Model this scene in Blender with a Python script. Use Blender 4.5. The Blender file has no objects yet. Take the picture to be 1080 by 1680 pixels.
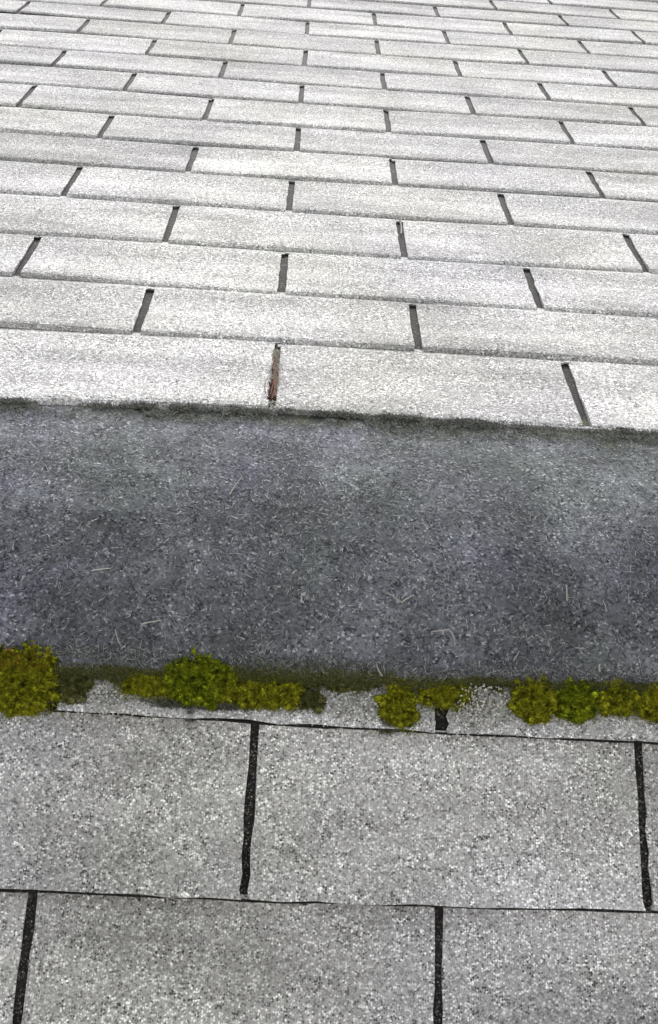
import bpy, math, random
from mathutils import Vector, Matrix, noise

random.seed(11)
R = math.radians
scene = bpy.context.scene
COL = scene.collection

# ------------------------------------------------------------------ place
# gambrel roof: a steep lower slope, a dark felt strip bent over the break, a
# shallower upper slope.  Roof frame: x along the eaves, y up the upper slope,
# z out of it; y = 0 at the butt line of the lowest upper course.
PITCH = 30.0                      # upper slope, degrees
BEND = 34.717                     # the lower slope is this much steeper
Z0 = 4.6
TAB = 0.333                       # metric three-tab shingle
EXP = 0.1417                      # exposure
LOW_O = Vector((0.00117, -0.47289, -0.18330))     # a butt line of the lower slope
ROOF = Matrix.Translation((0, 0, Z0)) @ Matrix.Rotation(R(PITCH), 4, 'X')
LOWER = ROOF @ Matrix.Translation(LOW_O) @ Matrix.Rotation(R(BEND), 4, 'X')

# ------------------------------------------------------------------ camera
cam_d = bpy.data.cameras.new('camera')
cam = bpy.data.objects.new('camera', cam_d)
COL.objects.link(cam)
cam_d.sensor_fit = 'VERTICAL'
cam_d.sensor_height = 36.0
cam_d.lens = 1802.8 / 1680.0 * 36.0
cam_d.clip_start = 0.02
cam_d.clip_end = 3000
rot = Matrix(((0.99792516, 0.00432206, 0.0642394),
              (0.05468203, -0.5836098, -0.81019101),
              (0.03398905, 0.81202273, -0.58263524)))
c2r = rot.transposed()            # camera axes (right, down, forward) in the roof frame
m = Matrix((c2r.col[0], -c2r.col[1], -c2r.col[2])).transposed().to_4x4()
m.translation = (0.02690, -1.01306, 0.59535)
cam.matrix_world = ROOF @ m
scene.camera = cam

# ------------------------------------------------------------------ sky, sun, exposure
SUN_ELEV, SUN_ROT = 54.0, 0.0      # veiled sun behind the roof: it grazes the upper slope, the lower one has only sky
world = bpy.data.worlds.new('World')
scene.world = world
world.use_nodes = True
nt = world.node_tree
nt.nodes.clear()
sky = nt.nodes.new('ShaderNodeTexSky')
sky.sky_type = 'NISHITA'
sky.sun_disc = False
sky.sun_elevation = R(SUN_ELEV)
sky.sun_rotation = R(SUN_ROT)
sky.dust_density = 6.0
sky.air_density = 1.0
hs = nt.nodes.new('ShaderNodeHueSaturation')       # bright veil of cloud: greyer than clear blue
hs.inputs['Saturation'].default_value = 0.10
bg = nt.nodes.new('ShaderNodeBackground')
bg.inputs['Strength'].default_value = 0.15
out = nt.nodes.new('ShaderNodeOutputWorld')
nt.links.new(sky.outputs[0], hs.inputs['Color'])
nt.links.new(hs.outputs[0], bg.inputs[0])
nt.links.new(bg.outputs[0], out.inputs[0])

sun_d = bpy.data.lights.new('sun', 'SUN')
sun_d.energy = 1.6
sun_d.angle = R(15)
sun_d.color = (1.0, 0.97, 0.93)
sun = bpy.data.objects.new('sun', sun_d)
COL.objects.link(sun)
sd = Vector((math.sin(R(SUN_ROT)) * math.cos(R(SUN_ELEV)), math.cos(R(SUN_ROT)) * math.cos(R(SUN_ELEV)), math.sin(R(SUN_ELEV))))
sun.rotation_euler = sd.to_track_quat('Z', 'Y').to_euler()
sun.location = (0, 0, 30)

vs = scene.view_settings
vs.view_transform = 'Standard'
vs.look = 'None'
vs.gamma = 1.0
vs.exposure = 0.97
vs.use_curve_mapping = False

# ------------------------------------------------------------------ helpers
def tag(o, label=None, cat=None, group=None, kind=None):
    if label: o['label'] = label
    if cat: o['category'] = cat
    if group: o['group'] = group
    if kind: o['kind'] = kind
    return o

def empty(name, mat):
    o = bpy.data.objects.new(name, None)
    o.empty_display_size = 0.1
    COL.objects.link(o)
    o.matrix_world = mat
    return o

def mesh_obj(name, verts, faces, mat, parent=None, loc=(0, 0, 0), smooth=False, world=None):
    me = bpy.data.meshes.new(name)
    me.from_pydata(verts, [], faces)
    if smooth:
        me.polygons.foreach_set('use_smooth', [True] * len(me.polygons))
    me.materials.append(mat)
    me.update()
    o = bpy.data.objects.new(name, me)
    COL.objects.link(o)
    if parent: o.parent = parent
    if world is not None: o.matrix_world = world
    else: o.location = loc
    return o

def n1(x, y=0.0, z=0.0):
    return noise.noise(Vector((x, y, z)))

# ------------------------------------------------------------------ materials
class NT:
    def __init__(self, name):
        self.m = bpy.data.materials.new(name)
        self.m.use_nodes = True
        self.t = self.m.node_tree
        self.b = self.t.nodes['Principled BSDF']
        self.pos = self.n('ShaderNodeNewGeometry')
    def n(self, kind, **kw):
        o = self.t.nodes.new(kind)
        for k, v in kw.items():
            setattr(o, k, v)
        return o
    def l(self, a, b):
        self.t.links.new(a, b)
    def vor(self, scale, feature='F1', rand=1.0, offs=None):
        v = self.n('ShaderNodeTexVoronoi', feature=feature)
        v.inputs['Scale'].default_value = scale
        v.inputs['Randomness'].default_value = rand
        self.l(offs or self.pos.outputs['Position'], v.inputs['Vector'])
        return v
    def noise(self, scale, detail=3, rough=0.55, dist=0.0, vec=None):
        v = self.n('ShaderNodeTexNoise')
        v.inputs['Scale'].default_value = scale
        v.inputs['Detail'].default_value = detail
        v.inputs['Roughness'].default_value = rough
        v.inputs['Distortion'].default_value = dist
        self.l(vec or self.pos.outputs['Position'], v.inputs['Vector'])
        return v
    def ramp(self, src, stops, interp='LINEAR'):
        r = self.n('ShaderNodeValToRGB')
        cr = r.color_ramp
        cr.interpolation = interp
        while len(cr.elements) < len(stops): cr.elements.new(0.5)
        for e, (p, c) in zip(cr.elements, stops):
            e.position = p
            e.color = (*c, 1) if len(c) == 3 else c
        self.l(src, r.inputs[0])
        return r.outputs[0]
    def mix(self, fac, a, b, mode='MIX'):
        x = self.n('ShaderNodeMix', data_type='RGBA', blend_type=mode)
        for s, i in ((fac, 0), (a, 6), (b, 7)):
            if hasattr(s, 'links'): self.l(s, x.inputs[i])
            elif isinstance(s, tuple): x.inputs[i].default_value = (*s, 1)
            else: x.inputs[i].default_value = s
        return x.outputs[2]
    def math(self, op, a, b=0.0, clamp=False):
        x = self.n('ShaderNodeMath', operation=op, use_clamp=clamp)
        for s, i in ((a, 0), (b, 1)):
            if hasattr(s, 'links'): self.l(s, x.inputs[i])
            else: x.inputs[i].default_value = s
        return x.outputs[0]
    def sep(self, c, i):
        s = self.n('ShaderNodeSeparateColor')
        self.l(c, s.inputs[0])
        return s.outputs[i]
    def bump(self, h, strength, dist, prev=None):
        b = self.n('ShaderNodeBump')
        b.inputs['Strength'].default_value = strength
        b.inputs['Distance'].default_value = dist
        self.l(h, b.inputs['Height'])
        if prev is not None: self.l(prev, b.inputs['Normal'])
        return b.outputs[0]
    def done(self, col, rough=0.9, normal=None, spec=0.3):
        if hasattr(col, 'links'): self.l(col, self.b.inputs['Base Color'])
        else: self.b.inputs['Base Color'].default_value = (*col, 1)
        self.b.inputs['Roughness'].default_value = rough
        self.b.inputs['Specular IOR Level'].default_value = spec
        if normal is not None: self.l(normal, self.b.inputs['Normal'])
        return self.m

def g(v, w=0.0, b=0.0):
    return (v + w, v, v - w + b)

def granule_material():
    s = NT('grey_mineral_granules')
    v = s.vor(820)
    cell = s.sep(v.outputs['Color'], 0)
    tone = s.ramp(cell, [(0.0, g(.25)), (.12, g(.33)), (.3, g(.37, .005, .002)), (.6, g(.40, .005, .002)), (.85, g(.46, .004, .001))], 'CONSTANT')
    # bright and black grains standing out of the mid-grey coat, thicker in drifts
    calm = s.noise(55, 4, 0.6)
    cm = s.sep(s.ramp(calm.outputs[0], [(.34, g(1)), (.66, g(.35))]), 0)
    wv = s.vor(520)
    wr = s.sep(wv.outputs['Color'], 0)
    core = s.sep(s.ramp(wv.outputs['Distance'], [(.44, g(1)), (.62, g(0))]), 0)
    white = s.sep(s.ramp(wr, [(.64, g(0)), (.74, g(.75)), (.88, g(1))]), 0)
    dark = s.sep(s.ramp(wr, [(.17, g(1)), (.32, g(0))]), 0)
    col = s.mix(s.math('MULTIPLY', s.math('MULTIPLY', dark, core), cm), tone, g(.055, .002))
    col = s.mix(s.math('MULTIPLY', s.math('MULTIPLY', white, core), cm), col, g(.95, .002))
    cl = s.noise(215, 2, .65, .2)
    clm = s.ramp(cl.outputs[0], [(.31, g(.38)), (.41, g(.98)), (.58, g(1)), (.67, g(1.62))])
    col = s.mix(s.math('MULTIPLY', cm, .95), col, clm, 'MULTIPLY')
    # soft light and dark bands along the courses: course shading put into the colour
    mp = s.n('ShaderNodeMapping')
    mp.inputs['Scale'].default_value = (1.6, 6.5, 6.5)
    s.l(s.pos.outputs['Position'], mp.inputs['Vector'])
    dr = s.noise(2.6, 4, .6, .3, mp.outputs[0])
    col = s.mix(.9, col, s.ramp(dr.outputs[0], [(.28, g(.66)), (.5, g(.96)), (.70, g(1.24))]), 'MULTIPLY')
    # weather: broad pale and dull drifts, faint ochre and lilac
    big = s.noise(7, 5, 0.62, 0.4)
    col = s.mix(0.8, col, s.ramp(big.outputs[0], [(.25, g(.78)), (.5, g(1.0)), (.75, g(1.15))]), 'MULTIPLY')
    tint = s.noise(4.3, 3, 0.5)
    col = s.mix(0.7, col, s.ramp(tint.outputs[0], [(.3, (.98, .975, 1.03)), (.5, (1, 1, 1)), (.7, (1.0, 1.01, .95))]), 'MULTIPLY')
    oi = s.n('ShaderNodeObjectInfo')
    col = s.mix(1.0, col, s.ramp(oi.outputs['Random'], [(0, g(.87)), (.5, g(.99)), (1, g(1.06))]), 'MULTIPLY')
    nb = s.bump(v.outputs['Distance'], 0.4, 0.0009)
    nb2 = s.bump(wv.outputs['Distance'], 0.45, 0.0012, nb)
    return s.done(col, 0.9, nb2, 0.1)

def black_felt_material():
    s = NT('black_felt_and_butt_shade')
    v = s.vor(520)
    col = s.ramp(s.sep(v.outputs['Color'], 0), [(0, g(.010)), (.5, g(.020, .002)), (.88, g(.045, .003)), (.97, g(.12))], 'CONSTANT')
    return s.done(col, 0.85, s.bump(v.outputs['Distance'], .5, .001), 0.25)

def strip_material():
    s = NT('dark_weathered_felt')
    v = s.vor(500)
    cell = s.sep(v.outputs['Color'], 0)
    tone = s.ramp(cell, [(0, (.030, .032, .036)), (.2, (.068, .072, .080)), (.45, (.100, .105, .114)), (.75, (.135, .140, .150)), (.93, (.27, .275, .285))], 'CONSTANT')
    calm = s.noise(75, 4, .6)
    tone = s.mix(s.sep(s.ramp(calm.outputs[0], [(.4, g(0)), (.65, g(.7))]), 0), tone, (.102, .107, .117))
    big = s.noise(10, 6, .68, .5)
    col = s.mix(.9, tone, s.ramp(big.outputs[0], [(.33, g(.68)), (.5, g(1.05)), (.64, g(1.75))]), 'MULTIPLY')
    lil = s.noise(6.5, 3, .5, .3)
    col = s.mix(.9, col, s.ramp(lil.outputs[0], [(.30, (.97, 1.03, .93)), (.44, (1.0, 1.01, 1.0)), (.58, (1.0, .99, 1.07)), (.74, (1.03, .965, 1.25))]), 'MULTIPLY')
    # algae: green bloom creeping in from both long edges, ragged outline
    at = s.n('ShaderNodeAttribute', attribute_name='algae')
    rag = s.noise(28, 5, .65, .6)
    mk = s.math('ADD', at.outputs['Fac'], s.math('MULTIPLY', s.math('SUBTRACT', rag.outputs[0], .5), 1.1))
    mk = s.ramp(mk, [(.38, g(0)), (.80, g(1))])
    col = s.mix(s.math('MULTIPLY', s.sep(mk, 0), .75), col, (.070, .076, .030))
    nb = s.bump(v.outputs['Distance'], .35, .0012)
    nb = s.bump(s.noise(160, 4, .65).outputs[0], .45, .0022, nb)
    return s.done(col, .95, nb, .15)

def fibre_material(name, stops):
    s = NT(name)
    return s.done(s.ramp(s.pos.outputs['Random Per Island'], stops), .9, None, .15)

def moss_material(name, dark, mid, light):
    s = NT(name)
    a = s.noise(150, 5, .7, .4)
    col = s.ramp(a.outputs[0], [(.36, dark), (.50, mid), (.66, light)])
    isl = s.ramp(s.pos.outputs['Random Per Island'], [(0, g(.55)), (.5, g(1.0)), (.94, g(1.3)), (.965, g(2.3))])
    col = s.mix(.55, col, isl, 'MULTIPLY')
    nb = s.bump(s.noise(700, 3, .6).outputs[0], .6, .002)
    m = s.done(col, .95, nb, .1)
    return m

M_GRAN = granule_material()
M_FELT = black_felt_material()
M_STRIP = strip_material()
M_FIBRE = fibre_material('grey_felt_fibre', [(0, (.022, .024, .027)), (.35, (.07, .074, .08)), (.68, (.13, .136, .143)), (.86, (.25, .255, .255)), (1, (.45, .45, .44))])
M_FRINGE = fibre_material('olive_grey_moss_fringe', [(0, (.03, .033, .014)), (.5, (.085, .090, .034)), (.85, (.14, .145, .035)), (1, (.24, .24, .12))])
M_GREENTUFT = fibre_material('yellow_green_moss_tuft', [(0, (.05, .053, .008)), (.5, (.12, .128, .016)), (.9, (.18, .185, .025)), (1, (.33, .32, .12))])
M_JOINT = fibre_material('grey_green_lichen_fringe', [(0, (.055, .059, .052)), (.5, (.095, .101, .089)), (.9, (.135, .142, .124)), (1, (.22, .22, .2))])
M_MOSS = moss_material('olive_moss', (.040, .042, .005), (.225, .235, .012), (.37, .36, .026))
M_MOSS_G = moss_material('green_moss', (.040, .048, .004), (.185, .228, .010), (.30, .33, .018))
M_MOSS_DULL = moss_material('dull_moss', (.045, .049, .016), (.125, .13, .04), (.20, .20, .08))
M_SMEAR = moss_material('grey_lichen_smear', (.07, .072, .06), (.15, .152, .14), (.25, .25, .23))
M_MOSS_RED = moss_material('rusty_moss', (.08, .038, .008), (.25, .12, .018), (.36, .20, .05))
M_CRUMB = fibre_material('pale_grit', [(0, (.20, .20, .18)), (.35, (.38, .38, .35)), (.75, (.50, .50, .46)), (1, (.75, .75, .68))])
M_LITTER = fibre_material('dark_slot_dirt', [(0, (.02, .019, .017)), (.6, (.08, .076, .07)), (.9, (.17, .16, .15)), (1, (.36, .35, .33))])
M_STRAW = fibre_material('bleached_straw', [(0, (.22, .215, .20)), (1, (.38, .37, .345))])
M_RUST = fibre_material('rust_brown_needle', [(0, (.075, .034, .022)), (.5, (.12, .06, .042)), (1, (.21, .12, .085))])
M_BLACKROT = fibre_material('black_brown_rot', [(0, (.02, .006, .004)), (1, (.05, .018, .012))])

# ------------------------------------------------------------------ shingles
def shingle(parent, u0, u1, vl, vr, length, h_butt, h_top, seed, nx=10, ny=5, curl=0.0022, rough=0.0008, rolled=True, close=(0, 0), lap=.009):
    """One tab: a slab that rises towards its butt, slightly cupped, with a crumbly outline.
    (u, v) are the slope's own coordinates; the origin is the butt's left corner."""
    rng = random.Random(seed)
    v0 = (vl + vr) / 2
    dip = rng.uniform(-.0012, .0012)
    lift = [rng.uniform(-.0012, .0016), rng.uniform(-.0012, .0016)]
    verts = []
    if rolled: ts = [0, .014, .036, .07, .14, .34, .46, .55, .64, .80] + [1.0] if ny == 5 else [0, .022, .10, .55, 1.0]
    else: ts = [0, .05, .14, .34, .65, 1.0] if ny == 5 else [0, .12, .45, 1.0]
    tc = 1 - (lap + .009) / length                      # the cutout stops short of the course above
    if close[0]: ts = [t for t in ts if t < tc - .04] + [tc - .001, tc + .001, 1.0]
    if not rolled: ts = sorted(set(ts) | {.24, .45, .56, .76} - {t for t in (.24, .45, .56, .76) if t > tc - .04})
    ny = len(ts) - 1
    for j, t in enumerate(ts):
        for i in range(nx + 1):
            k = i / nx
            x = u0 + (u1 - u0) * k
            y = (vl * (1 - k) + vr * k) + length * t
            if i in (0, nx): x += rng.uniform(-rough, rough)
            if t > tc and i == 0: x = u0 - close[0] * .5 + .0002
            if t > tc and i == nx: x = u1 + close[1] * .5 - .0002
            if j == 0: y += rng.uniform(-rough, rough) + .0007 * n1(x * 22, seed)
            z = h_butt + (h_top - h_butt) * t
            z += curl * math.exp(-t / .22)                        # lip lifts
            z -= .0020 * math.sin(math.pi * min(1, t * 1.1)) if t < .9 else 0
            if rolled:                                            # aged tabs dish: lower half lies flatter, upper half steeper
                z = .0056 + (.0018 - .0056) * min(1, max(0, t - .07) / .48)
                if t > .55: z = (.0018 + .0012 * min(1, (t - .55) / .36)) * (1 if t < .93 else max(0, (1 - t) / .07))
            z += (lift[0] * (1 - k) + lift[1] * k) * (1 - t) + dip * math.sin(math.pi * k) * (1 - t)
            z += .0009 * n1(x * 14, y * 14, seed * .37) * (1 - t)
            if rolled: z = .0006 + (z - .0006) * (.22 if t == 0 else .58 if t < .02 else .86 if t < .05 else .96 if t < .08 else 1)   # worn, rolled-over lip
            if i in (0, nx): z -= .0004
            verts.append((x - u0, y - v0, z))
    faces = []
    w = nx + 1
    for j in range(ny):
        for i in range(nx):
            a = j * w + i
            faces.append((a, a + 1, a + w + 1, a + w))
    # skirts: butt face, the two slot faces and the head
    loop = [i for i in range(w)] + [j * w + nx for j in range(1, ny + 1)] + [ny * w + i for i in range(nx - 1, -1, -1)] + [j * w for j in range(ny - 1, 0, -1)]
    base = len(verts)
    for idx in loop:
        x, y, z = verts[idx]
        t = (y) / length
        verts.append((x, y + ((.0006 if rolled else .0022) if idx < w else 0), min(z - .001, .0004)))
    n = len(loop)
    for q in range(n):
        a, b = loop[q], loop[(q + 1) % n]
        faces.append((b, a, base + q, base + (q + 1) % n))
    return mesh_obj('shingle', verts, faces, M_GRAN, parent, (u0, v0, 0))

def deck(parent, x0, x1, y0, y1):
    h0, h1 = -.024, -.0008
    v = [(x0, y0, h0), (x1, y0, h0), (x1, y1, h0), (x0, y1, h0), (x0, y0, h1), (x1, y0, h1), (x1, y1, h1), (x0, y1, h1)]
    f = [(3, 2, 1, 0), (4, 5, 6, 7), (0, 1, 5, 4), (1, 2, 6, 5), (2, 3, 7, 6), (3, 0, 4, 7)]
    return mesh_obj('roof_deck', v, f, M_FELT, parent)

UX = 5.5                                              # half width built, in tabs
# slots of the upper slope read off the photograph: course -> {slot: (u, v)} in tab widths
UP = {0: {-1: (-1.0, -.085), 0: (0, -.037), 1: (1.012, -.037)}, 1: {-.5: (-.497, .440), .5: (.497, .446)},
      2: {-1: (-1.012, .862), 0: (-.004, .845), 1: (.995, .845)}, 3: {-.5: (-.501, 1.276), .5: (.489, 1.257), 1.5: (1.509, 1.285)},
      4: {-1: (-1.005, 1.722), 0: (-.004, 1.712), 1: (.995, 1.726)}, 5: {-.5: (-.5, 2.130), .5: (.491, 2.145), 1.5: (1.502, 2.178)},
      6: {-1: (-.993, 2.562), 0: (.006, 2.562), 1: (1.002, 2.570)}, 7: {-1.5: (-1.505, 3.02), -.5: (-.501, 2.965), .5: (.493, 2.975), 1.5: (1.503, 3.005)},
      8: {-1: (-1.0, 3.447), 0: (.005, 3.42), 1: (1.002, 3.432), 2: (2.0, 3.452)}, 9: {-1.5: (-1.496, 3.866), -.5: (-.49, 3.848), .5: (.501, 3.826), 1.5: (1.508, 3.856)},
      10: {-1: (-.992, 4.275), 0: (.007, 4.258), 1: (1.003, 4.262), 2: (2.008, 4.296)}, 11: {-1.5: (-1.51, 4.738), -.5: (-.499, 4.71), .5: (.492, 4.675), 1.5: (1.499, 4.716)},
      12: {-2: (-2.015, 5.21), -1: (-1.003, 5.168), 0: (.003, 5.108), 1: (1.0, 5.138), 2: (1.998, 5.14)},
      13: {-.5: (-.5, 5.566), .5: (.498, 5.558), 1.5: (1.501, 5.566), 2.5: (2.495, 5.592)},
      14: {0: (.002, 6.02), 1: (.995, 6.02), 2: (1.996, 6.018)}, 15: {1.5: (1.49, 6.44), 2.5: (2.483, 6.41)}}

upper = empty('upper_roof_slope', ROOF)
tag(upper, 'shallow upper roof slope of pale grey asphalt shingles above the dark strip', 'roof slope')
deck(upper, -2.05, 2.05, -.03, 21.6 * EXP)

def course(parent, r, known, v_def, first_half, h_butt, h_top, next_v, gap, seed0, overlap, near, vshift=0.0, gaps={}, rolled=True):
    rng = random.Random(seed0 + r)
    slots = []
    u = -UX + (0.5 if first_half else 0.0)
    while u <= UX + .01:
        key = round(u * 2) / 2
        if key in known: slots.append((key, known[key][0] * TAB, known[key][1] * TAB + vshift, True))
        else: slots.append((key, key * TAB + rng.uniform(-.003, .003), None, False))
        u += 1.0
    ks = [s for s in slots if s[2] is not None]
    mean = sum(s[2] for s in ks) / len(ks) if ks else v_def
    for a, b in zip(slots, slots[1:]):
        vl = a[2] if a[2] is not None else mean + rng.uniform(-.0015, .0015)
        vr = b[2] if b[2] is not None else mean + rng.uniform(-.0015, .0015)
        ga, gb = gaps.get(a[0], gap), gaps.get(b[0], gap)
        inview = -2.7 < a[0] < 2.8
        shingle(parent, a[1] + ga / 2, b[1] - gb / 2, vl, vr, next_v - (vl + vr) / 2 + overlap, h_butt, h_top,
                seed0 * 7 + r * 31 + int(a[0] * 2), 12 if (near and inview) else 6, 5 if inview and r < 17 else 3, rolled=rolled, rough=.0007 if rolled else .0013, close=(ga, gb) if rolled else (0, 0), lap=overlap)

def row_mean(r):
    if r == 0: return -.0123
    if r in UP:
        return sum(v[1] for v in UP[r].values()) / len(UP[r]) * TAB
    return r * EXP + .006
for r in range(0, 21):
    course(upper, r, UP.get(r, {}), row_mean(r), r % 2 == 0, .0038, .0010, row_mean(r + 1), .0102, 100, .009, r < 8,
           gaps={0: .0070} if r == 0 else {})
# starter course showing as a pale lip under the lowest course
rng = random.Random(5)
u = -UX + .22
while u < UX - 1:
    shingle(upper, u * TAB + .0004, (u + 3) * TAB - .0004, -.0118, -.0118, .014, .0007, .0004, 900 + int(u * 10), 30, 3, .0002, .0012)
    u += 3

lower = empty('lower_roof_slope', LOWER)
tag(lower, 'steep lower roof slope of grey asphalt shingles below the mossy edge', 'roof slope')
deck(lower, -2.05, 2.05, -5 * EXP - .01, .205)
LOWK = {1: {-.5: (-.503, .434), .5: (.494, .424)}, 0: {0: (.0135, -.002), 1: (1.007, .012)}, -1: {-.5: (-.4963, -.4255), .5: (.4908, -.4255)}}
for r in range(-4, 2):
    nv = {1: .198, 0: .1395}.get(r, (r + 1) * EXP)
    course(lower, r, LOWK.get(r, {}), r * EXP, r % 2 == 0, .0046, .0010, nv, .0070, 500, .004, True, gaps={.5: .0105, -.5: .0090} if r == 1 else {}, rolled=False)

# thin black strips standing in for the shade under the lower courses' butts
def butt_shade_line(v_of_x, seed):
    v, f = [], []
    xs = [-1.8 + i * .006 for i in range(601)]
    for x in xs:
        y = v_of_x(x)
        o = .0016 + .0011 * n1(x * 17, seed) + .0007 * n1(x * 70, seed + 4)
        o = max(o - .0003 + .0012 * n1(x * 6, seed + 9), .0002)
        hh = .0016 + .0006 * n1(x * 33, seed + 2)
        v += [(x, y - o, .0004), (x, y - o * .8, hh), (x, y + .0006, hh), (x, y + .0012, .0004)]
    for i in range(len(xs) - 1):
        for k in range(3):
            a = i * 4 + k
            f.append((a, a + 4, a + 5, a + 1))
    mesh_obj('butt_shade_line', v, f, M_FELT, lower)
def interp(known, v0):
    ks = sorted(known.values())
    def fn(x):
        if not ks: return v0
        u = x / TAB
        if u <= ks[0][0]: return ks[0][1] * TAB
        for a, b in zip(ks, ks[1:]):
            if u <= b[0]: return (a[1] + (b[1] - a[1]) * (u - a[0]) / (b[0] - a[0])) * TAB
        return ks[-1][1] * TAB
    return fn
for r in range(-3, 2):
    butt_shade_line(interp(LOWK.get(r, {}), r * EXP), r * 3.3)

# ------------------------------------------------------------------ dark strip over the break
strip = empty('felt_strip', ROOF)
tag(strip, 'wide dark blue-grey felt strip covering the bend between the two shingled slopes', 'roofing strip')
cd, sn = math.cos(R(BEND)), math.sin(R(BEND))
def low_pt(s, h):                                     # (y, z) in the roof frame of a point on the lower slope
    return Vector((LOW_O.y + s * cd - h * sn, LOW_O.z + s * sn + h * cd))
HS = .0062
HU = .0040
# corner of the two offset planes
sc = (HU - LOW_O.z - HS * cd) / sn
CORNER = low_pt(sc, HS)
L = .118
S_EDGE = .1725
prof = []
def build_profile(s_edge):
    p = []
    n = 9
    for i in range(n): p.append(low_pt(s_edge + (sc - L - s_edge) * i / n, HS))
    A = low_pt(sc - L, HS); B = Vector((CORNER.x + L, HU))
    for i in range(13):
        t = i / 12
        p.append(A * (1 - t) ** 2 + CORNER * 2 * t * (1 - t) + B * t * t)
    E_ = Vector((.012, HU - .0035))
    for i in range(1, 7):
        p.append(B.lerp(E_, i / 6))
    return p
def edge_at(x):
    return S_EDGE + .018 * (x + .2) / .56 * .8 + .0045 * n1(x * 9, 3.1) + .002 * n1(x * 40, 7.7) + .004 * math.exp(-((x - .19) / .022) ** 2)
def surf(x, q):
    """point and normal on the strip at q in 0..1 across it"""
    p = build_profile(edge_at(x))
    f = q * (len(p) - 1); i = min(int(f), len(p) - 2); t = f - i
    a = p[i].lerp(p[i + 1], t); d = (p[i + 1] - p[i]).normalized()
    return Vector((x, a.x, a.y)), Vector((0, -d.y, d.x))
NPROF = len(build_profile(S_EDGE))
xs = []
x = -2.0
while x < 2.0:
    xs.append(x)
    x += .008 if -.7 < x < .85 else .06
xs.append(2.0)
verts, faces, alg = [], [], []
for x in xs:
    p = build_profile(edge_at(x))
    for k, a in enumerate(p):
        d = (p[min(k + 1, NPROF - 1)] - p[max(k - 1, 0)]).normalized()
        nrm = Vector((-d.y, d.x))
        b = a + nrm * (.0016 * n1(x * 12, k * .5, 1.7) + .0007 * n1(x * 45, k * 1.6, 9))
        verts.append((x, b.x, b.y))
        dist = 0
        q = k / (NPROF - 1)
        low = max(0, 1 - q / .20); top = max(0, 1 - (1 - q) / .20)
        alg.append(max(low * .95, top * .95))
    for k in (NPROF - 1, 0):                          # underside corners
        d = (p[1] - p[0]).normalized() if k == 0 else (p[-1] - p[-2]).normalized()
        b = p[k] - Vector((-d.y, d.x)) * .005
        verts.append((x, b.x, b.y)); alg.append(1)
W_ = NPROF + 2
for i in range(len(xs) - 1):
    for k in range(W_):
        a = i * W_ + k; b = i * W_ + (k + 1) % W_
        faces.append((a, a + W_, b + W_, b)[::-1] if False else (b, b + W_, a + W_, a)[::-1])
sheet = mesh_obj('felt_sheet', verts, faces, M_STRIP, strip)
at = sheet.data.attributes.new('algae', 'FLOAT', 'POINT')
at.data.foreach_set('value', alg)

def fibres(name, mat, parent, pts, lens, width, lean, world=None):
    """short blades (one triangle each) rooted at pts = (point, normal)"""
    v, f = [], []
    rng = random.Random(len(pts))
    for p, nrm in pts:
        t = Vector((1, 0, 0)); bt = nrm.cross(t)
        a = rng.uniform(0, 2 * math.pi)
        d = t * math.cos(a) + bt * math.sin(a)
        s = t * -math.sin(a) + bt * math.cos(a)
        ln = rng.uniform(*lens); w = rng.uniform(*width); e = rng.uniform(*lean)
        tip = p + d * ln * math.cos(e) + nrm * ln * math.sin(e)
        k = len(v)
        v += [p - s * w / 2 + nrm * .0002, p + s * w / 2 + nrm * .0002, tip]
        f.append((k, k + 1, k + 2))
    return mesh_obj(name, v, f, mat, parent, world=world)

rng = random.Random(77)
pts = []
while len(pts) < 60000:
    x = rng.uniform(-.55, .72); q = rng.uniform(.02, .98)
    if n1(x * 16, q * 6, 4) + rng.uniform(-.5, .5) < -.12: continue
    pts.append(surf(x, q))
fp = fibres('fibre_pile', M_FIBRE, strip, pts, (.002, .0095), (.0004, .0009), (.03, .4))
fp['kind'] = 'stuff'

# ------------------------------------------------------------------ moss
def low_world(x, s, h):
    return LOWER @ Vector((x, s, h))

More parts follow.
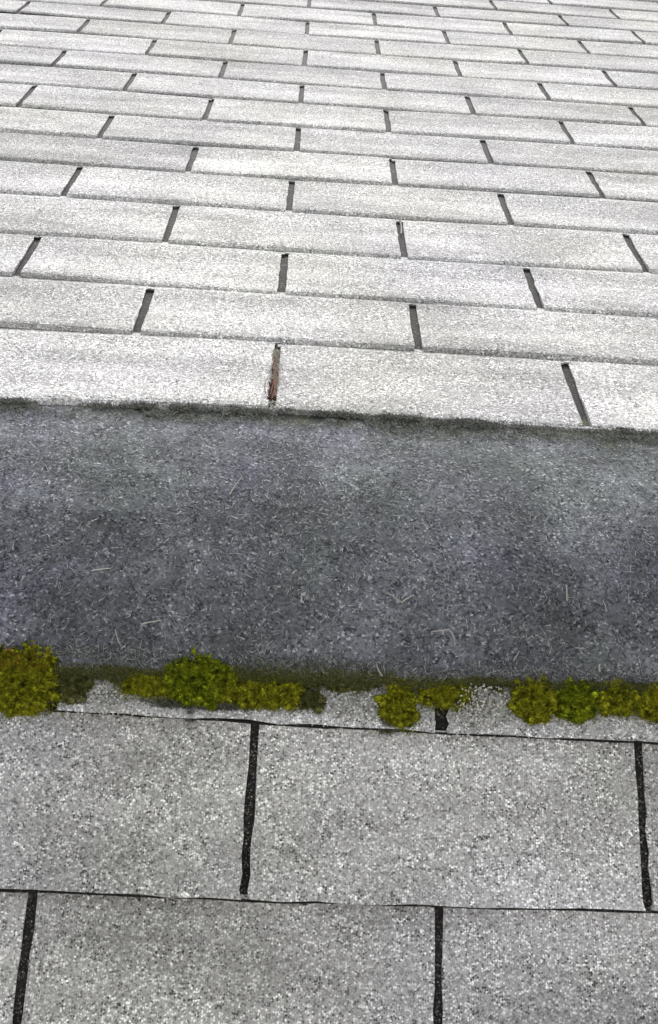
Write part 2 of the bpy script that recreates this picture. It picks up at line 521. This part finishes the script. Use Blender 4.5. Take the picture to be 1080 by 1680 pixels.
def moss_clump(label, x, s, w, l, depth, mat, seed, square=2.6, name='moss_clump', group='moss clumps along the lower edge of the dark strip', rust=0, leaves=0, fade=.35):
    """ragged low cushion: many small hummocks crowded at the strip's edge and thinning upwards, leaf tips
    on all of them; one mesh in the local frame of the lower slope"""
    rng = random.Random(seed)
    v, f, smooth, rusty = [], [], [], []
    area = w * l
    n = max(3, int(area / (.0038 * .0038)))
    BU, BV = 48, 10
    def base(an, t):
        ca, sa = math.cos(an), math.sin(an)
        e = 2 / square
        px, py = abs(ca) ** e * (1 if ca > 0 else -1), abs(sa) ** e * (1 if sa > 0 else -1)
        k = .86 + .30 * n1(px * 2.0 + seed, py * 2.0, 1) + .22 * n1(px * 5 + seed, py * 5, 2) + .12 * n1(px * 13, py * 13 + seed, 3)
        if py > .1: k *= 1 - .15 * py
        rr = k * (1 - t) 
        h = depth * .62 * (1 - (1 - t) ** 3) ** .6 * (1 + .45 * n1(px * rr * 4 + seed, py * rr * 4, 5) + .3 * n1(px * rr * 10, py * rr * 10 + seed, 6))
        return Vector((px * rr * w / 2, py * rr * l / 2, h if t else -.003))
    for j in range(BV):
        for i in range(BU):
            v.append(base(2 * math.pi * i / BU, (j / (BV - .5)) ** 1.3))
    for j in range(BV - 1):
        for i in range(BU):
            p = j * BU + i; q = j * BU + (i + 1) % BU
            f.append((p, q, q + BU, p + BU)); smooth.append(True); rusty.append(False)
    f.append(tuple((BV - 1) * BU + i for i in range(BU))); smooth.append(True); rusty.append(False)
    for _ in range(int(3000 * area / (.034 * .032))):
        p = base(rng.uniform(0, 2 * math.pi), 1 - math.sqrt(rng.random()))
        d = Vector((rng.uniform(-1, 1), rng.uniform(-1.2, .6), rng.uniform(.1, 1))).normalized()
        s_ = d.cross(Vector((rng.uniform(-1, 1), rng.uniform(-1, 1), rng.uniform(-1, 1)))).normalized()
        ln = rng.uniform(.0012, .0030); wd = ln * rng.uniform(.2, .36)
        k = len(v)
        p = p + Vector((0, 0, .0008))
        v += [p - s_ * wd, p + s_ * wd, p + d * ln]
        f.append((k, k + 1, k + 2)); smooth.append(False); rusty.append(bool(rust) and p.y > l * .1 and rng.random() < .25)
    placed = 0
    tries = 0
    while placed < n and tries < n * 12:
        tries += 1
        a, b = rng.uniform(-1, 1), rng.uniform(-1, 1)
        e = abs(a) ** square + abs(b) ** square
        e += .55 * n1(a * 2.3 + seed * 1.7, b * 2.3) + .35 * n1(a * 5 + seed, b * 5, 3)
        if e > 1: continue
        up = max(0, b)                                             # towards the strip: thinner, smaller
        if rng.random() < fade * up: continue
        placed += 1
        r = (.0016 + .0040 * rng.random() ** 1.8) * (1 - .35 * up) * min(1, l / .02 + .3)
        if e > .8 and up > .3: r *= .7
        cx, cy = a * w / 2, b * l / 2 + up * l * .06 * rng.random()
        hz = min(r * 1.15, depth * (.42 + .40 * max(0, 1 - max(0, e)) ** .5) * rng.uniform(.75, 1.1) * (1 - .45 * up)) if e > .75 else depth * (.60 + .22 * (1 - max(0, e))) * rng.uniform(.8, 1.08) * (1 - .3 * up)
        nu, nv = 9, 5
        k0 = len(v)
        sq = rng.uniform(.8, 1.35)
        for j in range(nv):
            bb = math.pi / 2 * j / (nv - 1) * .98
            for i in range(nu):
                an = 2 * math.pi * i / nu
                kk = 1 + .38 * n1(math.cos(an) * 1.9 + placed, math.sin(an) * 1.9, j * .6 + seed)
                v.append(Vector((cx + r * math.cos(an) * math.cos(bb) * kk * sq, cy + r * math.sin(an) * math.cos(bb) * kk / sq, -.003 + (hz + .003) * math.sin(bb) ** .8 + .0004 * kk)))
        for j in range(nv - 1):
            for i in range(nu):
                p = k0 + j * nu + i; q = k0 + j * nu + (i + 1) % nu
                f.append((p, q, q + nu, p + nu)); smooth.append(True); rusty.append(False)
        f.append(tuple(k0 + (nv - 1) * nu + i for i in range(nu))); smooth.append(True); rusty.append(False)
        isr = rust and cy > l * .05 and rng.random() < .3
        for _ in range(int(90 * (r / .004) ** 2)):
            an = rng.uniform(0, 2 * math.pi); bb = math.asin(rng.random())
            d0 = Vector((math.cos(an) * math.cos(bb), math.sin(an) * math.cos(bb), math.sin(bb)))
            p = Vector((cx + d0.x * r * sq, cy + d0.y * r / sq, max(0, hz * d0.z ** .8))) - d0 * .0003
            d = (d0 + Vector((rng.uniform(-.7, .7), rng.uniform(-.9, .5), rng.uniform(-.4, .6)))).normalized()
            s_ = d.cross(Vector((rng.uniform(-1, 1), rng.uniform(-1, 1), rng.uniform(-1, 1)))).normalized()
            ln = rng.uniform(.0012, .0036); wd = ln * rng.uniform(.2, .36)
            k = len(v)
            v += [p - s_ * wd, p + s_ * wd, p + d * ln]
            f.append((k, k + 1, k + 2)); smooth.append(False); rusty.append(isr)
    o = mesh_obj(name, v, f, mat, None, world=LOWER @ Matrix.Translation((x, s, .003)))
    me = o.data
    me.polygons.foreach_set('use_smooth', smooth)
    if rust:
        me.materials.append(M_MOSS_RED)
        me.polygons.foreach_set('material_index', [int(q) for q in rusty])
    tag(o, label, 'moss', group)
    return o

K = .333 / 634.0                     # metres per photo pixel around the moss line
MOSS = [  # label, x, s, width, length, depth, material, seed, options
 ('largest moss clump at the far left, olive with a rusty brown top', -.196, .1705, .056, .058, .020, M_MOSS, 3, dict(square=3.0, rust=1)),
 ('small dull moss tuft just right of the dark crack beside the rusty clump', -.152, .1665, .028, .026, .011, M_MOSS_DULL, 4, {}),
 ('flat dull moss smear between the pale grit and the tall peaked clump, above the grit', -.118, .1795, .040, .014, .008, M_MOSS_DULL, 24, {}),
 ('low olive moss clump left of the tall peaked clump', -.0905, .1715, .036, .020, .013, M_MOSS, 5, {}),
 ('broad peaked moss clump, brightest green, rising highest onto the dark strip', -.046, .1765, .060, .045, .018, M_MOSS_G, 6, dict(square=2.2)),
 ('olive moss clump dotted with pale crumbs right of the peaked clump', -.0205, .1705, .022, .025, .015, M_MOSS, 7, {}),
 ('narrow olive moss clump between two black gaps left of centre', .0000, .1690, .021, .024, .014, M_MOSS, 8, {}),
 ('wide flat moss clump just left of the pale grit in the centre', .0270, .1690, .034, .024, .014, M_MOSS, 9, {}),
 ('faint dull moss tuft against the left side of the central pale grit', .0515, .1650, .018, .018, .009, M_MOSS_DULL, 10, {}),
 ('flat grey-olive moss smear along the strip edge above the central pale grit', .0830, .1800, .050, .012, .008, M_MOSS_DULL, 25, {}),
 ('moss clump hanging lowest, dangling over the shingle butt line', .1265, .1630, .029, .042, .015, M_MOSS, 11, dict(square=2.3)),
 ('low wide moss clump above the broad dark slot', .1690, .1750, .043, .020, .013, M_MOSS, 12, {}),
 ('thin dull olive moss film running behind the right-hand row of clumps', .318, .1865, .150, .020, .007, M_MOSS_DULL, 33, dict(leaves=1100)),
 ('thin dull olive moss film running behind the low clumps left of centre', -.018, .1795, .125, .020, .007, M_MOSS_DULL, 34, dict(leaves=1100)),
 ('long flat grey-green smear under the peaked clump, on the pale shingle tops', -.047, .1545, .085, .011, .004, M_SMEAR, 26, dict(leaves=700)),
 ('tiny grey tuft sitting on the butt line below the peaked clump', -.0505, .1465, .009, .012, .006, M_SMEAR, 27, {}),
 ('dark mossy blob breaking the butt line beside the hanging clump', .118, .1455, .018, .010, .005, M_SMEAR, 28, {}),
 ('thin dark moss arch over the pale mound of grit', .2000, .1855, .032, .009, .008, M_MOSS_DULL, 13, {}),
 ('left one of the squarish moss clumps in the row at the right', .2440, .1760, .039, .036, .015, M_MOSS, 14, dict(square=2.7)),
 ('bright squarish moss clump framed by black cracks on both sides', .2832, .1758, .034, .033, .017, M_MOSS_G, 15, dict(square=3.2)),
 ('squarish dull olive moss clump right of the bright framed one', .3195, .1800, .035, .028, .015, M_MOSS, 16, dict(square=2.5)),
 ('moss clump cut by the right edge of the photo, last of the row', .3535, .1785, .028, .033, .015, M_MOSS, 17, dict(square=2.6)),
]
for lb, x, s, w, l, dpt, mt, sd_, kw in MOSS:
    moss_clump(lb, x, s, w * (1.12 if x < .22 else 1.04), l * 1.06, dpt * .62, mt, sd_, **kw)

# thin moss fringe growing on the strip's lower edge, and lichen fuzz on its upper joint
rng = random.Random(8)
pts = []
while len(pts) < 22000:
    x = rng.uniform(-.5, .68)
    up = abs(rng.gauss(0, .075 + .05 * n1(x * 7, 12.5)))
    dens = .55 + .9 * n1(x * 13, 5.5) + .4 * n1(x * 40, 1.5)
    if rng.random() > dens or up > .25: continue
    if .175 < x < .225 and up < .02: continue
    pts.append(surf(x, min(.97, up)))
for _ in range(2600):
    x = rng.uniform(-.5, .68)
    if abs(x - .198) < .028 or abs(x + .12) < .02 or abs(x - .09) < .025: continue
    if n1(x * 18, 2.5) < -.25: continue
    s = edge_at(x) - abs(rng.gauss(0, .004))
    p = ROOF.inverted() @ low_world(x, s, .0035 + rng.uniform(0, .003))
    pts.append((p, Vector((0, -sn, cd))))
for lb, x, s, w, l, dpt, mt, sd_, kw in MOSS:
    if mt is M_SMEAR: continue
    for _ in range(int(52000 * w)):
        xx = x + rng.gauss(0, w * .36)
        dip = 1 - ((xx - x) / w) ** 2 * 1.6
        ss = s + l * .46 * max(dip, .2) + rng.gauss(.002, .008)
        q = max(0, ss - edge_at(xx)) / .36
        pts.append(surf(xx, min(.9, q)))
gp = []
for lb, x, s, w, l, dpt, mt, sd_, kw in MOSS:
    if mt in (M_MOSS_DULL, M_SMEAR): continue
    for _ in range(int(34000 * w)):
        xx = x + rng.gauss(0, w * (.33 if x < .22 else .24))
        dip = 1 - ((xx - x) / w) ** 2 * 1.6
        ss = s + l * .40 * max(dip, .2) + abs(rng.gauss(0, .010)) - .004
        gp.append(surf(xx, min(.9, max(0, ss - edge_at(xx)) / .36)))
    for _ in range(int(9000 * w)):
        xx = x + rng.gauss(0, w * (.4 if x < .22 else .24))
        p = ROOF.inverted() @ low_world(xx, s - l * .42 + rng.gauss(0, .0035), .0045)
        gp.append((p, Vector((0, -sn, cd))))
gfr = fibres('moss_tufts', M_GREENTUFT, None, gp, (.0015, .0045), (.0007, .0016), (.2, 1.2), world=ROOF)
tag(gfr, 'stray yellow-green moss tufts spreading from the clumps onto the dark strip', 'moss', kind='stuff')
fr = fibres('moss_fringe', M_FRINGE, None, pts, (.0015, .0045), (.0007, .0016), (.2, 1.2), world=ROOF)
tag(fr, 'thin dark olive moss fringe along the lower edge of the dark strip', 'moss', kind='stuff')

pts = []
while len(pts) < 11500:
    x = rng.uniform(-.55, .75)
    back = abs(rng.gauss(0, .014)) - .001
    if back > .045: continue
    if n1(x * 20, back * 60, 8) + .6 * n1(x * 70, back * 90, 3) < rng.uniform(-.35, .1): continue
    pts.append((Vector((x, -.0145 - back + .003 * n1(x * 30, 4) - max(0, -x) * .048, .0045)), Vector((0, 0, 1))))
while len(pts) < 16500:
    x = rng.uniform(-.55, .75)
    if n1(x * 24, 14.2) + .5 * n1(x * 90, 2.2) < .12: continue
    for _ in range(5):
        xx = x + rng.gauss(0, .003)
        pts.append((Vector((xx, -.0135 - max(0, -xx) * .048 + rng.gauss(0, .002), .0052 + rng.uniform(0, .002))), Vector((0, -.3, .95)).normalized()))
fj = fibres('lichen_fringe', M_JOINT, None, pts, (.0012, .0042), (.0007, .0018), (.05, .9), world=ROOF)
tag(fj, 'grey-green lichen fuzz along the joint under the lowest pale shingles', 'lichen', kind='stuff')

tp = []
while len(tp) < 1700:
    x = rng.uniform(-.55, .75)
    if n1(x * 21, 31.2) + .6 * n1(x * 75, 12.2) < .10: continue
    for _ in range(7):
        xx = x + rng.gauss(0, .0025)
        tp.append((Vector((xx, -.0145 - max(0, -xx) * .048 + rng.gauss(0, .0022), .0040)), Vector((0, -.15, 1)).normalized()))
ft = fibres('lichen_tufts', M_JOINT, None, tp, (.0025, .0062), (.0007, .0016), (.2, 1.2), world=ROOF)
tag(ft, 'small grey-green tufts standing up against the lowest pale shingles', 'lichen', kind='stuff')

# ------------------------------------------------------------------ pale grit washed against the moss
def grit():
    rng = random.Random(21)
    v, f = [], []
    def grain(x, s, h, r):
        k = len(v)
        ax = [Vector((rng.uniform(-1, 1), rng.uniform(-1, 1), rng.uniform(-1, 1))).normalized() for _ in range(1)][0]
        q = ax.to_track_quat('Z', 'Y')
        sc3 = Vector((r * rng.uniform(.7, 1.2), r * rng.uniform(.6, 1.1), r * rng.uniform(.6, 1)))
        for d in ((1, 0, 0), (-1, 0, 0), (0, 1, 0), (0, -1, 0), (0, 0, 1), (0, 0, -1)):
            v.append(Vector((x, s, h)) + q @ Vector((d[0] * sc3.x, d[1] * sc3.y, d[2] * sc3.z)))
        for t in ((0, 2, 4), (2, 1, 4), (1, 3, 4), (3, 0, 4), (2, 0, 5), (1, 2, 5), (3, 1, 5), (0, 3, 5)):
            f.append(tuple(k + i for i in t))
    def heap(cx, cs, w, l, n, hmax):
        for _ in range(n):
            x = rng.gauss(cx, w / 2.6); s = rng.gauss(cs, l / 2.6)
            if abs(x - .1645) < .0075: continue
            e = ((x - cx) / w) ** 2 + ((s - cs) / l) ** 2
            grain(x, s, .0036 + hmax * max(0, 1 - e * 2.2) * rng.random(), rng.uniform(.0006, .0015))
    heap(-.125, .153, .044, .022, 420, .006)
    heap(.088, .158, .046, .026, 480, .007)
    heap(.196, .166, .048, .040, 750, .010)
    for _ in range(900):
        x = rng.uniform(-.25, .42)
        if abs(x - .1645) < .008: continue
        grain(x, edge_at(x) - .008 - abs(rng.gauss(0, .009)), .0036, rng.uniform(.0005, .0013))
    o = mesh_obj('loose_grit', v, f, M_CRUMB, None, world=LOWER)
    tag(o, 'pale loose shingle grit heaped in the gaps between the moss clumps', 'grit', kind='stuff')
grit()

def slot_litter():
    rng = random.Random(44)
    v, f = [], []
    for r in range(-2, 2):
        for key, (u, vv) in LOWK.get(r, {}).items():
            if r == 1: continue
            for _ in range(260):
                t = rng.random() ** 1.4
                dx = rng.gauss(0, .0021)
                x, y, rr = u * TAB + dx, vv * TAB + t * .135, rng.uniform(.0004, .0010)
                c = Vector((x, y, .0002 + rr * .6))
                k = len(v)
                for d in ((1, 0, 0), (-1, 0, 0), (0, 1, 0), (0, -1, 0), (0, 0, 1), (0, 0, -1)):
                    v.append(c + Vector(d) * rr * rng.uniform(.7, 1.3))
                f.extend(tuple(k + i for i in q) for q in ((0, 2, 4), (2, 1, 4), (1, 3, 4), (3, 0, 4), (2, 0, 5), (1, 2, 5), (3, 1, 5), (0, 3, 5)))
    o = mesh_obj('slot_litter', v, f, M_LITTER, None, world=LOWER)
    tag(o, 'dark gritty dirt caught in the slots between the near grey shingles', 'grit', kind='stuff')
slot_litter()

# ------------------------------------------------------------------ needles, straws
def stalk(v, f, a, b, r0, r1, bow, n=5):
    d = (b - a); ln = d.length; d = d.normalized()
    s = d.orthogonal().normalized(); t = d.cross(s)
    base = len(v)
    for i in range(n + 1):
        k = i / n
        c = a.lerp(b, k) + bow * math.sin(math.pi * k)
        r = r0 + (r1 - r0) * k
        for j in range(5):
            an = 2 * math.pi * j / 5
            v.append(c + s * r * math.cos(an) + t * r * math.sin(an))
    for i in range(n):
        for j in range(5):
            p = base + i * 5 + j; q = base + i * 5 + (j + 1) % 5
            f.append((p, q, q + 5, p + 5))
    f.append(tuple(base + j for j in range(4, -1, -1)))
    f.append(tuple(base + n * 5 + j for j in range(5)))

def strip_at(x, y):
    """top of the strip above roof-frame (x, y)"""
    p = build_profile(edge_at(x))
    for a, b in zip(p, p[1:]):
        if a.x <= y <= b.x:
            return Vector((x, y, a.y + (b.y - a.y) * (y - a.x) / (b.x - a.x)))
    e = p[0] if y < p[0].x else p[-1]
    return Vector((x, e.x, e.y))
# (label, [segments of ((x, y), (x, y)) in the roof frame], thickness)
STRAWS = [
    ('pale straw slanting on the upper left part of the dark strip', [((-0.0323, -0.1633), (-0.0225, -0.1387))], 0.0007),
    ('short level straw near the left edge of the dark strip', [((-0.1473, -0.2526), (-0.1305, -0.25))], 0.0006),
    ('pale straw lying almost level just above the tall peaked moss clump', [((-0.0983, -0.2946), (-0.0812, -0.2912))], 0.0007),
    ('upright straw between the rusty clump and the peaked moss clump', [((-0.1148, -0.3099), (-0.1198, -0.2995))], 0.0006),
    ('white straw pointing straight up the strip at the right', [((0.2777, -0.2572), (0.2782, -0.2432))], 0.0008),
    ('V-shaped forked straw in the middle of the dark strip', [((0.1292, -0.2661), (0.14, -0.2596)), ((0.1292, -0.2661), (0.1154, -0.2584))], 0.0006),
    ('hooked pale straw with a long bent tail above the low wide moss clump', [((0.1712, -0.2861), (0.155, -0.2891)), ((0.1712, -0.2866), (0.1761, -0.2976))], 0.0008),
    ('thin straw leaning left on the right part of the strip', [((0.3131, -0.2649), (0.3103, -0.2558))], 0.0006),
    ('pale straw tilted just above the hanging moss clump', [((0.1129, -0.3237), (0.1074, -0.3152))], 0.0008),
    ('tiny straw leaning right above the squarish moss clumps', [((0.2277, -0.3075), (0.2327, -0.3006))], 0.0006),
    ('white crumb-like straw stub above the bright framed moss clump', [((0.3035, -0.3124), (0.3038, -0.307))], 0.0012),
]
G_STR = 'pale dry straws lying on the dark strip'
for lb, segs, th in STRAWS:
    v, f = [], []
    o0 = strip_at(*segs[0][0])
    for (p, q) in segs:
        a = strip_at(*p) + Vector((0, -.0008, .0022)) - o0
        b = strip_at(*q) + Vector((0, -.0010, .0030)) - o0
        stalk(v, f, a, b, th, th * .6, Vector((random.uniform(-.001, .001), 0, random.uniform(0, .001))))
    o = mesh_obj('dry_straw', v, f, M_STRAW, None, world=ROOF @ Matrix.Translation(o0))
    tag(o, lb, 'straw', G_STR)

# rust-brown needles wedged in the slot of the lowest upper course
nb = empty('dead_needles', ROOF @ Matrix.Translation((.0, .012, .004)))
tag(nb, 'rust-brown dead needle bundle wedged in a shingle slot just above the dark strip', 'needles')
for i, (x0, y0, x1, y1, r) in enumerate([(-.0026, .004, -.0016, .098, .0008), (.0026, .000, .0030, .112, .0009),
                                         (-.0006, -.004, .0004, .070, .0008), (.0014, .030, -.0002, .125, .0006), (.0004, .01, .0030, .06, .0007),
                                         (-.0075, .004, -.0062, .045, .0006), (-.0066, .050, -.0050, .088, .0005)]):
    v, f = [], []
    stalk(v, f, Vector((x0, y0, .0034 if i < 5 else .0040)), Vector((x1, y1, .0022 if i < 5 else .0030)), r, r * .45, Vector((.0026 * (-1) ** i, 0, .0012)), 8)
    mesh_obj('needle', v, f, M_RUST, nb)
v, f = [], []
for k in range(40):
    x, y = random.uniform(-.0040, .0035), abs(random.gauss(0, .018)) - .006
    stalk(v, f, Vector((x, y, .0022)), Vector((x + random.uniform(-.003, .003), y + random.uniform(.003, .009), .0036)), .0011, .0005, Vector((0, 0, .0006)), 2)
mesh_obj('rotted_base', v, f, M_BLACKROT, nb)
rng = random.Random(31)
v, f = [], []
for k in range(420):
    x, y, r = rng.uniform(-.0045, .0040), rng.uniform(-.022, .112), rng.uniform(.0006, .0014)
    c = Vector((x, y, rng.uniform(.0004, .0018)))
    b0 = len(v)
    for d in ((1, 0, 0), (-1, 0, 0), (0, 1, 0), (0, -1, 0), (0, 0, 1), (0, 0, -1)):
        v.append(c + Vector(d) * r * rng.uniform(.7, 1.2))
    f += [tuple(b0 + i for i in t) for t in ((0, 2, 4), (2, 1, 4), (1, 3, 4), (3, 0, 4), (2, 0, 5), (1, 2, 5), (3, 1, 5), (0, 3, 5))]
o = mesh_obj('packed_grit', v, f, M_CRUMB, nb)
o['kind'] = 'stuff'

# little forked sprig at the head of a slot three courses up
v, f = [], []
stalk(v, f, Vector((0, 0, 0)), Vector((.0005, .040, .003)), .0012, .0009, Vector((.001, 0, 0)))
stalk(v, f, Vector((.0005, .038, .003)), Vector((-.006, .062, .010)), .0009, .0006, Vector((0, 0, .001)))
stalk(v, f, Vector((.0005, .038, .003)), Vector((.004, .066, .011)), .0009, .0006, Vector((0, 0, .001)))
o = mesh_obj('dry_sprig', v, f, M_STRAW, None, world=ROOF @ Matrix.Translation((.489 * TAB, 1.265 * TAB + .090, .003)))
tag(o, 'tiny forked dry sprig poking from a slot among the pale upper shingles', 'sprig')

# ------------------------------------------------------------------ unseen ground far below, made pale to bounce light onto the lower slope
s = NT('pale_bounce_ground')
gm = s.done(s.ramp(s.noise(.8, 6, .6).outputs[0], [(.3, (.36, .35, .32)), (.7, (.46, .45, .42))]), .95)
gv = 1500
gr = mesh_obj('unseen_bounce_ground', [(-gv, -gv, 0), (gv, -gv, 0), (gv, gv, 0), (-gv, gv, 0)], [(0, 1, 2, 3)], gm)
tag(gr, 'unseen ground far below the roof, made pale to bounce light up', None, kind='structure')
